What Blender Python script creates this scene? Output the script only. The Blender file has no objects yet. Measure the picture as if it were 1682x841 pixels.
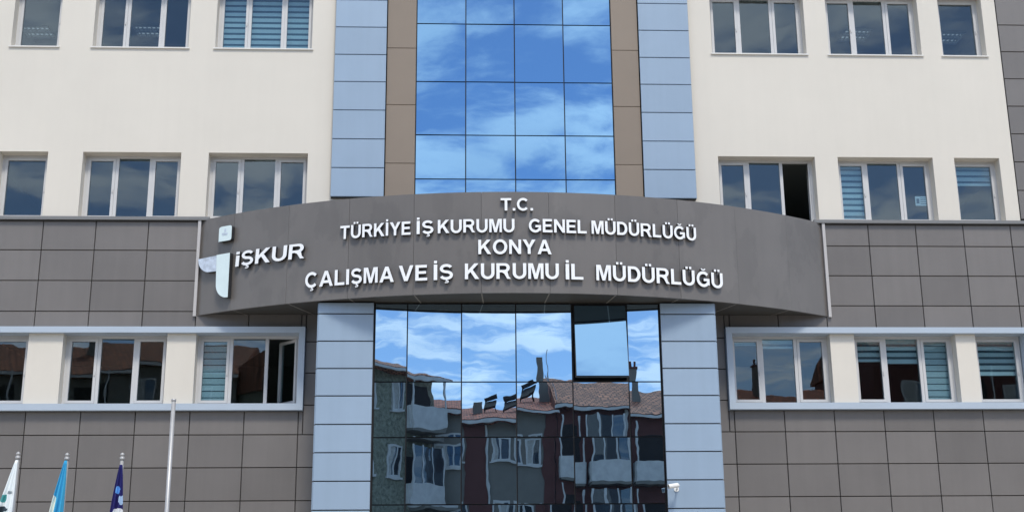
import bpy, bmesh, math, random
from mathutils import Vector, Matrix
from mathutils.geometry import tessellate_polygon
random.seed(7)
R_ = math.radians
sc = bpy.context.scene
col = sc.collection

# ------------------------------------------------------------------ camera
YAW, PITCH, ROLL, FPX = 0.0452662, 0.2720818, -0.0087340, 2101.42
fw = Vector((math.sin(YAW)*math.cos(PITCH), math.cos(YAW)*math.cos(PITCH), math.sin(PITCH)))
rt = Vector((math.cos(YAW), -math.sin(YAW), 0)); up = rt.cross(fw)
rt2 = rt*math.cos(ROLL) + up*math.sin(ROLL); up2 = -rt*math.sin(ROLL) + up*math.cos(ROLL)
cam = bpy.data.cameras.new('camera'); cam.sensor_fit = 'HORIZONTAL'; cam.sensor_width = 36
cam.lens = FPX/1682*36; cam.clip_end = 2000; cam.clip_start = .1
co = bpy.data.objects.new('camera', cam); col.objects.link(co)
m = Matrix((rt2, up2, -fw)).transposed().to_4x4(); m.translation = Vector((-1.147, -24, 1.6)); co.matrix_world = m
sc.camera = co

# ------------------------------------------------------------------ sky, sun, exposure
SUN_EL, SUN_AZ = R_(56), R_(12)          # in front of the facade, a little to the right
w = bpy.data.worlds.new('World'); sc.world = w; w.use_nodes = True
nt = w.node_tree; nt.nodes.clear(); N = nt.nodes.new; L = nt.links.new
out = N('ShaderNodeOutputWorld'); bg = N('ShaderNodeBackground'); bg.inputs[1].default_value = .105; L(bg.outputs[0], out.inputs[0])
sky = N('ShaderNodeTexSky'); sky.sky_type = 'NISHITA'; sky.sun_disc = False
sky.sun_elevation = SUN_EL; sky.sun_rotation = math.pi - SUN_AZ; sky.altitude = 1000; sky.dust_density = .6; sky.ozone_density = 3.5
tc = N('ShaderNodeTexCoord'); sx = N('ShaderNodeSeparateXYZ'); L(tc.outputs['Generated'], sx.inputs[0])
zm = N('ShaderNodeMath'); zm.operation = 'MAXIMUM'; zm.inputs[1].default_value = .06; L(sx.outputs[2], zm.inputs[0])
def mth(op, a, b):
    n = N('ShaderNodeMath'); n.operation = op
    for i, v in enumerate((a, b)):
        if isinstance(v, (int, float)): n.inputs[i].default_value = v
        else: L(v, n.inputs[i])
    return n.outputs[0]
cx = mth('DIVIDE', sx.outputs[0], zm.outputs[0]); cy = mth('DIVIDE', sx.outputs[1], zm.outputs[0])
cb = N('ShaderNodeCombineXYZ'); L(cx, cb.inputs[0]); L(cy, cb.inputs[1]); cb.inputs[2].default_value = 16.0
n1 = N('ShaderNodeTexNoise'); n1.inputs['Scale'].default_value = 2.3; n1.inputs['Detail'].default_value = 13; n1.inputs['Roughness'].default_value = .58; n1.inputs['Distortion'].default_value = .25
L(cb.outputs[0], n1.inputs['Vector'])
rmp = N('ShaderNodeMapRange'); rmp.interpolation_type = 'SMOOTHSTEP'; L(n1.outputs['Fac'], rmp.inputs[0])
rmp.inputs[1].default_value = .44; rmp.inputs[2].default_value = .61; rmp.inputs[3].default_value = .0; rmp.inputs[4].default_value = .86
n2 = N('ShaderNodeTexNoise'); n2.inputs['Scale'].default_value = 1.3; n2.inputs['Detail'].default_value = 4; L(cb.outputs[0], n2.inputs['Vector'])
cmix = N('ShaderNodeMix'); cmix.data_type = 'RGBA'; L(n2.outputs['Fac'], cmix.inputs[0])
cmix.inputs[6].default_value = (4.2, 5.2, 6.6, 1); cmix.inputs[7].default_value = (11.5, 11.8, 12.2, 1)
smix = N('ShaderNodeMix'); smix.data_type = 'RGBA'; L(rmp.outputs[0], smix.inputs[0]); L(sky.outputs[0], smix.inputs[6]); L(cmix.outputs[2], smix.inputs[7])
L(smix.outputs[2], bg.inputs[0])

sun = bpy.data.lights.new('sun', 'SUN'); sun.energy = 1.5; sun.angle = R_(13); sun.color = (1, .935, .83)
so = bpy.data.objects.new('sun', sun); col.objects.link(so)
sv = Vector((math.sin(SUN_AZ)*math.cos(SUN_EL), -math.cos(SUN_AZ)*math.cos(SUN_EL), math.sin(SUN_EL)))
so.rotation_euler = sv.to_track_quat('Z', 'Y').to_euler(); so.location = (0, -30, 40)
sc.view_settings.view_transform = 'Standard'; sc.view_settings.look = 'None'; sc.view_settings.gamma = 1
sc.view_settings.exposure = 0.79
sc.cycles.max_bounces = 8; sc.cycles.transparent_max_bounces = 12; sc.cycles.caustics_reflective = False; sc.cycles.caustics_refractive = False

# ------------------------------------------------------------------ materials
def mat(name, c, rough=.6, amt=.08, scale=3., objrand=0., bump=0., bscale=60., spec=.4, metal=0., streak=0., coat=0.):
    M = bpy.data.materials.new(name); M.use_nodes = True
    t = M.node_tree; b = t.nodes['Principled BSDF']; nn = t.nodes.new; ln = t.links.new
    b.inputs['Roughness'].default_value = rough; b.inputs['Specular IOR Level'].default_value = spec; b.inputs['Metallic'].default_value = metal
    b.inputs['Coat Weight'].default_value = coat
    g = nn('ShaderNodeNewGeometry')
    no = nn('ShaderNodeTexNoise'); no.inputs['Scale'].default_value = scale; no.inputs['Detail'].default_value = 6; no.inputs['Roughness'].default_value = .6
    ln(g.outputs['Position'], no.inputs['Vector'])
    mr = nn('ShaderNodeMapRange'); mr.inputs[1].default_value = .25; mr.inputs[2].default_value = .75; mr.inputs[3].default_value = 1-amt; mr.inputs[4].default_value = 1+amt
    ln(no.outputs['Fac'], mr.inputs[0]); fac = mr.outputs[0]
    def mul(a, bb):
        x = nn('ShaderNodeMath'); x.operation = 'MULTIPLY'; ln(a, x.inputs[0]); ln(bb, x.inputs[1]); return x.outputs[0]
    if streak:
        mp = nn('ShaderNodeMapping'); mp.inputs['Scale'].default_value = (7, 7, .35); ln(g.outputs['Position'], mp.inputs[0])
        n3 = nn('ShaderNodeTexNoise'); n3.inputs['Scale'].default_value = 1.; n3.inputs['Detail'].default_value = 5; ln(mp.outputs[0], n3.inputs['Vector'])
        m3 = nn('ShaderNodeMapRange'); m3.inputs[1].default_value = .35; m3.inputs[2].default_value = .8; m3.inputs[3].default_value = 1.; m3.inputs[4].default_value = 1-streak
        ln(n3.outputs['Fac'], m3.inputs[0]); fac = mul(fac, m3.outputs[0])
    if objrand:
        oi = nn('ShaderNodeObjectInfo'); m4 = nn('ShaderNodeMapRange'); m4.inputs[3].default_value = 1-objrand; m4.inputs[4].default_value = 1+objrand
        ln(oi.outputs['Random'], m4.inputs[0]); fac = mul(fac, m4.outputs[0])
    vm = nn('ShaderNodeVectorMath'); vm.operation = 'SCALE'; vm.inputs[0].default_value = c; ln(fac, vm.inputs['Scale'])
    ln(vm.outputs[0], b.inputs['Base Color'])
    if bump:
        nb = nn('ShaderNodeTexNoise'); nb.inputs['Scale'].default_value = bscale; nb.inputs['Detail'].default_value = 4; ln(g.outputs['Position'], nb.inputs['Vector'])
        bp = nn('ShaderNodeBump'); bp.inputs['Strength'].default_value = 1.; bp.inputs['Distance'].default_value = bump; ln(nb.outputs['Fac'], bp.inputs['Height']); ln(bp.outputs[0], b.inputs['Normal'])
    return M

def glass_mat(name, tint, refl_col, refl, bump=0., bscale=1.2, dark=None):
    """tinted pane: a reflecting coat over either a see-through or a dark body"""
    M = bpy.data.materials.new(name); M.use_nodes = True
    t = M.node_tree; t.nodes.clear(); nn = t.nodes.new; ln = t.links.new
    o = nn('ShaderNodeOutputMaterial'); mx = nn('ShaderNodeMixShader'); gl = nn('ShaderNodeBsdfGlossy'); gl.inputs['Roughness'].default_value = .004
    gl.inputs['Color'].default_value = (*refl_col, 1)
    if dark: body = nn('ShaderNodeBsdfDiffuse'); body.inputs[0].default_value = (*dark, 1)
    else: body = nn('ShaderNodeBsdfTransparent'); body.inputs[0].default_value = (*tint, 1)
    lw = nn('ShaderNodeLayerWeight'); lw.inputs[0].default_value = .15
    mr = nn('ShaderNodeMapRange'); mr.inputs[3].default_value = refl; mr.inputs[4].default_value = min(1, refl+.6); ln(lw.outputs['Fresnel'], mr.inputs[0])
    ln(mr.outputs[0], mx.inputs[0]); ln(body.outputs[0], mx.inputs[1]); ln(gl.outputs[0], mx.inputs[2]); ln(mx.outputs[0], o.inputs[0])
    if bump:
        g = nn('ShaderNodeNewGeometry'); nb = nn('ShaderNodeTexNoise'); nb.inputs['Scale'].default_value = bscale; nb.inputs['Detail'].default_value = 1.5
        ln(g.outputs['Position'], nb.inputs['Vector'])
        bp = nn('ShaderNodeBump'); bp.inputs['Strength'].default_value = 1.; bp.inputs['Distance'].default_value = bump; ln(nb.outputs['Fac'], bp.inputs['Height']); ln(bp.outputs[0], gl.inputs['Normal'])
    return M

M = {}
M['cream'] = mat('cream_stucco', (.70, .655, .58), .9, .04, .45, bump=.0014, bscale=70, spec=.2, streak=.02)
M['grey'] = mat('grey_cladding', (.178, .164, .155), .42, .07, .9, objrand=.11, spec=.45, streak=.08, bump=.004, bscale=1.9)
M['blue'] = mat('light_blue_cladding', (.30, .395, .51), .35, .03, 1.0, objrand=.05, spec=.5, streak=.05, bump=.006, bscale=1.7)
M['brown'] = mat('brown_cladding', (.25, .2, .155), .45, .04, 1.2, objrand=.03)
M['fascia'] = mat('canopy_cladding', (.160, .147, .137), .36, .07, 1.1, objrand=.07, spec=.5, streak=.06)
t = M['fascia'].node_tree; b = t.nodes['Principled BSDF']; prev = b.inputs['Base Color'].links[0].from_socket
g_ = t.nodes.new('ShaderNodeNewGeometry'); mp = t.nodes.new('ShaderNodeMapping'); mp.inputs['Scale'].default_value = (1.5, 1.5, .8); mp.inputs['Location'].default_value = (2.2, 0, 1.4); t.links.new(g_.outputs['Position'], mp.inputs[0])
nz = t.nodes.new('ShaderNodeTexNoise'); nz.inputs['Scale'].default_value = .9; nz.inputs['Detail'].default_value = 7; nz.inputs['Roughness'].default_value = .62; t.links.new(mp.outputs[0], nz.inputs['Vector'])
mr = t.nodes.new('ShaderNodeMapRange'); mr.inputs[1].default_value = .52; mr.inputs[2].default_value = .56; mr.inputs[3].default_value = 1; mr.inputs[4].default_value = .91; t.links.new(nz.outputs['Fac'], mr.inputs[0])
vm = t.nodes.new('ShaderNodeVectorMath'); vm.operation = 'SCALE'; t.links.new(prev, vm.inputs[0]); t.links.new(mr.outputs[0], vm.inputs['Scale']); t.links.new(vm.outputs[0], b.inputs['Base Color'])
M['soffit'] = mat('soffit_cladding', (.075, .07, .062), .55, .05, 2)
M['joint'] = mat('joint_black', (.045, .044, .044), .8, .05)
M['frame'] = mat('window_frame_grey', (.58, .575, .57), .4, .03, 3)
M['bandframe'] = mat('band_frame_metal', (.44, .51, .59), .35, .03, 1.5, spec=.5)
M['cornice'] = mat('cornice_metal', (.20, .20, .20), .4, .04, 2)
M['sill'] = mat('sill_white', (.72, .70, .66), .6, .04, 2)
M['white'] = mat('letter_white', (.92, .925, .93), .22, .015, 3, spec=.6, coat=.3)
M['return'] = mat('letter_return', (.035, .035, .038), .4, .05)
M['logo'] = mat('logo_pale', (.72, .84, .84), .25, .05, 4, spec=.6)
M['blind'] = mat('blind_fabric', (.78, .86, .88), .85, .04, 8)
M['sheer'] = mat('blind_sheer', (.10, .16, .19), .85, .04, 8)
M['room'] = mat('room_paint', (.42, .41, .38), .9, .05, 1)
M['pane'] = glass_mat('window_glass', (.74, .84, .87), (.74, .79, .82), .08, bump=.0012, bscale=1.5)
M['mirror'] = glass_mat('curtain_glass', None, (.36, .63, .90), .60, bump=.0006, bscale=1.4, dark=(.008, .012, .02))
M['mirror_low'] = glass_mat('curtain_glass_wavy', None, (.50, .70, .88), .68, bump=.0012, bscale=1.7, dark=(.008, .012, .02))
M['black'] = mat('black_rubber', (.015, .015, .017), .5, .05)
M['steel'] = mat('pole_steel', (.45, .45, .45), .45, .08, 6, metal=.4)
M['plastic'] = mat('camera_plastic', (.8, .8, .78), .4, .03)
M['lens'] = mat('lens_black', (.01, .01, .012), .1, .0)

# ------------------------------------------------------------------ mesh helpers
WL = {}
def link(o, parent, loc):
    col.objects.link(o); loc = Vector(loc); WL[o] = loc
    if parent is not None: o.parent = parent; o.location = loc - WL[parent]
    else: o.location = loc
    return o
def empty(name, loc=(0, 0, 0), parent=None):
    o = bpy.data.objects.new(name, None); o.empty_display_size = .1; return link(o, parent, loc)
def tag(o, label, cat, group=None, kind=None):
    o['label'] = label; o['category'] = cat
    if group: o['group'] = group
    if kind: o['kind'] = kind
    return o
class MB:
    def __init__(s): s.v = []; s.f = []; s.m = []
    def box(s, x0, x1, y0, y1, z0, z1, mi=0):
        b = len(s.v)
        s.v += [(x0,y0,z0),(x1,y0,z0),(x1,y1,z0),(x0,y1,z0),(x0,y0,z1),(x1,y0,z1),(x1,y1,z1),(x0,y1,z1)]
        for q in ((0,3,2,1),(4,5,6,7),(0,1,5,4),(1,2,6,5),(2,3,7,6),(3,0,4,7)): s.f.append(tuple(b+i for i in q)); s.m.append(mi)
        return s
    def quad(s, a, b, c, d, mi=0):
        k = len(s.v); s.v += [a, b, c, d]; s.f.append((k, k+1, k+2, k+3)); s.m.append(mi); return s
    def poly(s, pts, mi=0):
        k = len(s.v); s.v += list(pts); s.f.append(tuple(range(k, k+len(pts)))); s.m.append(mi); return s
    def tube(s, pts, rad, n=12, cap=True, mi=0):
        pts = [Vector(p) for p in pts]; rings = []
        if not isinstance(rad, (list, tuple)): rad = [rad]*len(pts)
        for i, p in enumerate(pts):
            d = (pts[min(i+1, len(pts)-1)] - pts[max(i-1, 0)]).normalized()
            a = d.orthogonal().normalized() if abs(d.z) < .99 else Vector((1, 0, 0)); c = d.cross(a)
            if i and abs(d.z) < .99:
                a = (pa - d*pa.dot(d)).normalized(); c = d.cross(a)
            pa = a; k = len(s.v); rings.append(k)
            for j in range(n):
                t = 2*math.pi*j/n; s.v.append(tuple(p + (a*math.cos(t) + c*math.sin(t))*rad[i]))
        for i in range(len(rings)-1):
            for j in range(n):
                s.f.append((rings[i]+j, rings[i]+(j+1) % n, rings[i+1]+(j+1) % n, rings[i+1]+j)); s.m.append(mi)
        if cap:
            s.f.append(tuple(rings[0]+j for j in reversed(range(n)))); s.f.append(tuple(rings[-1]+j for j in range(n))); s.m += [mi, mi]
        return s
    def mesh(s, name, mats, origin=(0, 0, 0), smooth=False):
        ox, oy, oz = origin
        me = bpy.data.meshes.new(name); me.from_pydata([(a-ox, b-oy, c-oz) for a, b, c in s.v], [], s.f)
        for mt in (mats if isinstance(mats, (list, tuple)) else [mats]): me.materials.append(mt)
        me.polygons.foreach_set('material_index', s.m)
        if smooth: me.polygons.foreach_set('use_smooth', [True]*len(s.f))
        me.update(); return me
    def build(s, name, mats, parent=None, origin=(0, 0, 0), smooth=False):
        return link(bpy.data.objects.new(name, s.mesh(name, mats, origin, smooth)), parent, origin)
_pc = {}
def panel_mesh(w_, h_, t_, mt, ch=.006):
    """bevelled cladding sheet centred on x and z, front face at y=0, shared between alike pieces"""
    key = (round(w_, 3), round(h_, 3), round(t_, 3), mt.name)
    if key not in _pc:
        a, b = w_/2, h_/2; s = MB(); c = ch
        o = [(-a, 0, -b), (a, 0, -b), (a, 0, b), (-a, 0, b)]
        i = [(-a+c, 0, -b+c), (a-c, 0, -b+c), (a-c, 0, b-c), (-a+c, 0, b-c)]
        m_ = [(x, c, z) for x, _, z in o]; k = [(x, t_, z) for x, _, z in o]
        s.quad(*i)
        for j in range(4):
            l = (j+1) % 4; s.quad(m_[j], m_[l], i[l], i[j]); s.quad(k[j], k[l], m_[l], m_[j])
        s.quad(k[3], k[2], k[1], k[0])
        me = s.mesh('panel', mt); _pc[key] = me
    return _pc[key]
def panel(name, x0, x1, z0, z1, y, t_, mt, parent, gap=.015, jit=.0015):
    w_, h_ = x1-x0-gap, z1-z0-gap
    if w_ < .03 or h_ < .03: return None
    o = bpy.data.objects.new(name, panel_mesh(w_, h_, t_, mt))
    link(o, parent, ((x0+x1)/2, y + random.uniform(-jit, jit), (z0+z1)/2))
    o.rotation_euler = (random.uniform(-1, 1)*.0022, 0, random.uniform(-1, 1)*.0022)
    return o
def wall_mesh(x0, x1, z0, z1, y, depth, holes, s=None, mi=0):
    """front sheet with rectangular openings and their reveals"""
    s = s or MB()
    xs = sorted({x0, x1, *[h[0] for h in holes], *[h[1] for h in holes]}); zs = sorted({z0, z1, *[h[2] for h in holes], *[h[3] for h in holes]})
    for a, b in zip(xs, xs[1:]):
        for c, d in zip(zs, zs[1:]):
            mx, mz = (a+b)/2, (c+d)/2
            if any(h[0] < mx < h[1] and h[2] < mz < h[3] for h in holes): continue
            s.quad((a, y, c), (b, y, c), (b, y, d), (a, y, d), mi)
    for a, b, c, d in holes:
        e = y+depth
        s.quad((a, y, d), (b, y, d), (b, e, d), (a, e, d), mi); s.quad((a, e, c), (b, e, c), (b, y, c), (a, y, c), mi)
        s.quad((a, y, c), (a, y, d), (a, e, d), (a, e, c), mi); s.quad((b, e, c), (b, e, d), (b, y, d), (b, y, c), mi)
    return s

# ------------------------------------------------------------------ ground, road, pavements
def struct(s, name, mt): 
    o = s.build(name, mt); o['kind'] = 'structure'; return o
M['asphalt'] = mat('asphalt', (.055, .055, .057), .9, .15, .8, bump=.004, bscale=90)
M['paving'] = mat('paving', (.46, .42, .36), .85, .1, .9, bump=.002, bscale=40)
M['kerb'] = mat('kerb_stone', (.36, .35, .33), .8, .1, 2)
M['earth'] = mat('ground_earth', (.16, .145, .12), .95, .15, .3)
M['paint'] = mat('road_paint', (.75, .75, .73), .7, .1, 5)
struct(MB().quad((-700, -700, -.16), (700, -700, -.16), (700, 700, -.16), (-700, 700, -.16)), 'ground', M['earth'])
struct(MB().box(-60, 60, -26, .3, -.14, 0), 'forecourt_pavement', M['paving'])
struct(MB().box(-60, 60, -26.18, -26.003, -.15, .01), 'kerb_near', M['kerb'])
struct(MB().quad((-60, -35, -.13), (60, -35, -.13), (60, -26.18, -.13), (-60, -26.18, -.13)), 'road', M['asphalt'])
struct(MB().box(-60, 60, -35.18, -35.003, -.15, .01), 'kerb_far', M['kerb'])
struct(MB().box(-60, 60, -58, -35.183, -.14, 0), 'pavement_far', M['paving'])
s = MB()
for i in range(-15, 15): s.quad((i*4, -30.66, -.126), (i*4+2, -30.66, -.126), (i*4+2, -30.54, -.126), (i*4, -30.54, -.126))
o = struct(s, 'road_marking', M['paint'])

# ------------------------------------------------------------------ the office building
B = tag(empty('office_building', (0, 0, 0)), 'cream and grey clad office building with blue glass tower and curved canopy', 'building')
XL, XR = -11.15, 11.15
ZT = 16.9
# cream stucco walls with window openings
WX = {-1: [(-10.09, -9.15), (-8.475, -6.565), (-6.03, -4.085)], 1: [(4.095, 6.06), (6.525, 8.47), (8.91, 9.84)]}
ZW = [(9.047, 10.395), (12.63, 14.02)]
def holes(sd): return [(a, b, c, d) for a, b in WX[sd] for c, d in ZW]
s = wall_mesh(XL, -3.60, 9.03, ZT, 0, .30, holes(-1)); s.quad((-3.6, 0, 9.03), (-2.5, 0, 9.03), (-2.5, 0, 9.47), (-3.6, 0, 9.47)); s.build('wall', M['cream'], B)
s = wall_mesh(3.60, 10.127, 9.03, ZT, 0, .30, holes(1)); s.quad((2.5, 0, 9.03), (3.6, 0, 9.03), (3.6, 0, 9.47), (2.5, 0, 9.47)); s.build('wall', M['cream'], B)
# dark carrier wall behind the grey sheets
YB = .045
s = wall_mesh(XL, -2.4, 0, 9.03, YB, .25, [(-10.25, -4.03, 5.30, 6.85)]); s.build('carrier_wall', M['joint'], B)
s = wall_mesh(2.4, XR, 0, 9.03, YB, .25, [(4.06, 10.0, 5.30, 6.85)]); s.quad((10.127, YB, 9.03), (XR, YB, 9.03), (XR, YB, ZT), (10.127, YB, ZT)); s.build('carrier_wall', M['joint'], B)
# side, rear walls and roof of the block
s = MB(); s.quad((XL, 14, 0), (XL, .0451, 0), (XL, .0451, ZT), (XL, 14, ZT)); s.quad((XR, .0451, 0), (XR, 14, 0), (XR, 14, ZT), (XR, .0451, ZT)); s.quad((XR, 14, 0), (XL, 14, 0), (XL, 14, ZT), (XR, 14, ZT)); s.build('outer_wall', M['cream'], B)
MB().box(XL-.05, XR+.05, -.06, 14.05, ZT+.002, ZT+.16).build('roof_coping', M['cornice'], B)

# grey cladding sheets
ROWS = {-1: [8.978, 8.39, 7.787, 7.185, 6.60, 6.0, 5.39, 4.838, 4.232, 3.627, 3.02, 2.415, 1.81, 1.205, .6, .03],
        1: [8.978, 8.528, 7.922, 7.317, 6.68, 6.07, 5.47, 4.869, 4.263, 3.657, 3.05, 2.445, 1.84, 1.235, .63, .03]}
COLS = {-1: [-11.12, -10.118, -9.113, -8.108, -7.102, -6.097, -5.092, -4.086, -3.66], 1: [3.66, 4.139, 5.099, 6.06, 7.02, 7.98, 8.94, 9.90, 10.86, 11.12]}
FR = {-1: (-10.30, -4.0), 1: (4.037, 10.03)}     # outer ends of the light metal frames
FZ = (5.28, 6.865)
for sd in (-1, 1):
    fx0, fx1 = FR[sd]
    for c0, c1 in zip(COLS[sd], COLS[sd][1:]):
        for r1, r0 in zip(ROWS[sd], ROWS[sd][1:]):
            x0, x1 = c0, c1; pieces = []
            if r1 <= FZ[0] or r0 >= FZ[1] or x1 <= fx0 or x0 >= fx1: pieces = [(x0, x1, r0, r1)]
            elif x0 >= fx0 - .001 and x1 <= fx1 + .001:
                if r1 > FZ[1]: pieces.append((x0, x1, FZ[1], r1))
                if r0 < FZ[0]: pieces.append((x0, x1, r0, FZ[0]))
            else:
                if x0 < fx0: pieces.append((x0, fx0, r0, r1))
                if x1 > fx1: pieces.append((fx1, x1, r0, r1))
                a, b = max(x0, fx0), min(x1, fx1)
                if r1 > FZ[1] + .05: pieces.append((a, b, FZ[1], r1))
                if r0 < FZ[0] - .05: pieces.append((a, b, r0, FZ[0]))
            for q in pieces: panel('cladding_panel', *q, 0, .04, M['grey'], B)
z = 9.1
while z < ZT - .1:
    panel('cladding_panel', 10.14, XR-.01, z, min(z+.606, ZT), -.005, .045, M['grey'], B); z += .606
# cornice strips over the grey storeys
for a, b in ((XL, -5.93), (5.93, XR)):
    MB().box(a, b, -.075, .02, 8.985, 9.05).build('cornice', M['cornice'], B)
    MB().box(a, b, -.03, .02, 8.962, 8.983).build('cornice_shadow', M['joint'], B)  # black strip stands in for the shadow line beneath the cornice

# ------------------------------------------------------------------ windows
def bars(s, x0, x1, z0, z1, w_, y0, y1):
    s.box(x0, x1, y0, y1, z1-w_, z1); s.box(x0, x1, y0, y1, z0, z0+w_); s.box(x0, x0+w_, y0, y1, z0+w_, z1-w_); s.box(x1-w_, x1, y0, y1, z0+w_, z1-w_); return s
def window(x0, x1, z0, z1, y, bays=3, blinds=(), open_bay=None, open_ang=0, label=None, name='window', period=.125):
    """frame with mullions, opening sashes in the outer bays, panes, roller blinds behind"""
    org = ((x0+x1)/2, y, z0); W = empty(name, org, B)
    if label: W['label'] = label
    fwid, mw = .052, .062
    s = MB(); bars(s, x0, x1, z0, z1, fwid, y, y+.075)
    if bays == 3: edges = [x0+fwid, x0+(x1-x0)/3 - .012, x0+2*(x1-x0)/3 + .012, x1-fwid]
    else: edges = [x0+fwid, x1-fwid]
    cells = []
    for i in range(bays):
        a = edges[i] + (mw/2 if i else 0); b = edges[i+1] - (mw/2 if i < bays-1 else 0); cells.append((a, b))
    for e in edges[1:-1]: s.box(e-mw/2, e+mw/2, y-.004, y+.071, z0+fwid, z1-fwid)
    s.build('frame', M['frame'], W, org)
    for i, (a, b) in enumerate(cells):
        c, d = z0+fwid, z1-fwid
        sash = bays == 1 or i != 1
        hinge = (b, y+.02, c); ang = open_ang if open_bay == i else 0
        if sash:
            sw = .052; s = bars(MB(), a+.003, b-.003, c+.003, d-.003, sw, y-.012, y+.055)
            if i == 0: s.box(b-sw+.012, b-sw+.034, y-.032, y-.0125, (c+d)/2-.09, (c+d)/2-.02)
            so_ = s.build('sash', M['frame'], W, hinge)
            a2, b2, c2, d2 = a+sw, b-sw, c+sw, d-sw
            if ang: so_.rotation_euler = (0, 0, ang)
        else: a2, b2, c2, d2 = a, b, c, d
        p = MB().box(a2-.004, b2+.004, y+.018, y+.030, c2-.004, d2+.004).build('pane', M['pane'], W, hinge)
        if ang: p.rotation_euler = (0, 0, ang)
        else: p.rotation_euler = (random.uniform(-1, 1)*.004, 0, random.uniform(-1, 1)*.004)
        for bi, frac, kind in blinds:
            if bi != i: continue
            s = MB(); zt = d+.0; zb = d - (d-c)*frac; yy = y+.11; zz = zt; lit = True; k = 0
            s.box(a-.02, b+.02, yy-.02, yy+.03, zt-.03, zt+.03)
            while zz > zb + .004:
                h = period*(.62 if lit else .38) if kind == 'zebra' else period*(.85 if lit else .15)
                z2 = max(zb, zz-h); oy = 0 if lit else .006
                wob = .004*math.sin(k*1.7)
                s.quad((a-.01, yy+oy+wob, z2), (b+.01, yy+oy+wob, z2), (b+.01, yy+oy-wob, zz), (a-.01, yy+oy-wob, zz), 0 if lit else 1)
                zz = z2; lit = not lit; k += 1
            s.box(a-.01, b+.01, yy-.008, yy+.012, zb-.02, zb, 0)
            s.build('blind', [M['blind'], M['sheer']], W, org)
    return W
YW = .235
for fl, (z0, z1) in enumerate(ZW):
    for sd in (-1, 1):
        for k, (a, b) in enumerate(WX[sd]):
            bays = 1 if b-a < 1.2 else 3
            bl = (); ob = None; an = 0
            if fl == 1 and sd == -1 and k == 2: bl = [(0, 1, 'zebra'), (1, 1, 'zebra'), (2, 1, 'zebra')]
            if fl == 0 and sd == 1 and k == 1: bl = [(0, 1, 'zebra')]
            if fl == 0 and sd == 1 and k == 2: bl = [(0, .33, 'zebra')]
            if fl == 0 and sd == 1 and k == 0: ob, an = 2, -R_(103)
            window(a, b, z0, z1, YW, bays, bl, ob, an)
    if fl == 1:
        for sd in (-1, 1):
            for a, b in WX[sd]: MB().box(a-.03, b+.03, -.035, YW-.001, z0-.022, z0+.003).build('sill', M['sill'], B)

# first floor bands: light metal frame, cream piers, windows
BZ = (5.405, 6.75)
BW = {-1: [(-10.17, -9.18), (-8.54, -6.60), (-6.06, -4.115)], 1: [(4.145, 6.08), (6.555, 8.55), (8.94, 9.90)]}
PIERS = {-1: [(-9.18, -8.54), (-6.60, -6.06)], 1: [(6.08, 6.555), (8.55, 8.94)]}
for sd in (-1, 1):
    x0, x1 = FR[sd]; F = empty('band_frame', ((x0+x1)/2, -.13, FZ[0]), B); yf, yb = -.13, .30
    MB().box(x0, x1, yf, yb, BZ[1], FZ[1]).build('rail', M['bandframe'], F)
    MB().box(x0, x1, yf, yb, FZ[0], BZ[0]).build('rail', M['bandframe'], F)
    e = .115
    MB().box(x0, x0+e, yf, yb, BZ[0], BZ[1]).build('stile', M['bandframe'], F)
    MB().box(x1-e, x1, yf, yb, BZ[0], BZ[1]).build('stile', M['bandframe'], F)
    for a, b in PIERS[sd]: MB().box(a, b, -.02, .30, BZ[0]+.001, BZ[1]-.001).build('pier', M['cream'], B)
    for k, (a, b) in enumerate(BW[sd]):
        bl = (); ob = None; an = 0
        if sd == -1 and k == 2: bl = [(0, 1, 'plain')]; ob, an = 2, -R_(46)
        if sd == 1 and k == 0: bl = [(0, .07, 'zebra'), (1, .12, 'zebra')]
        if sd == 1 and k == 1: bl = [(0, .33, 'zebra'), (1, .36, 'zebra'), (2, 1, 'plain')]
        if sd == 1 and k == 2: bl = [(0, .55, 'zebra')]
        window(a+.002, b-.002, BZ[0]+.001, BZ[1]-.001, .20, 1 if b-a < 1.2 else 3, bl, ob, an)

# rooms behind the windows
for sd in (-1, 1):
    a, b = (XL+.1, -2.7) if sd < 0 else (2.7, XR-.1)
    for z0, z1 in ((4.55, 7.35), (8.1, 11.0), (11.75, 14.6)):
        s = MB(); y0, y1 = .312, 6.5
        s.quad((a, y0, z0), (b, y0, z0), (b, y1, z0), (a, y1, z0)); s.quad((a, y0, z1), (a, y1, z1), (b, y1, z1), (b, y0, z1)); s.quad((a, y1, z0), (b, y1, z0), (b, y1, z1), (a, y1, z1))
        s.quad((a, y0, z0), (a, y1, z0), (a, y1, z1), (a, y0, z1)); s.quad((b, y0, z0), (b, y0, z1), (b, y1, z1), (b, y1, z0))
        s.build('room_lining', M['room'], B)
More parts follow.
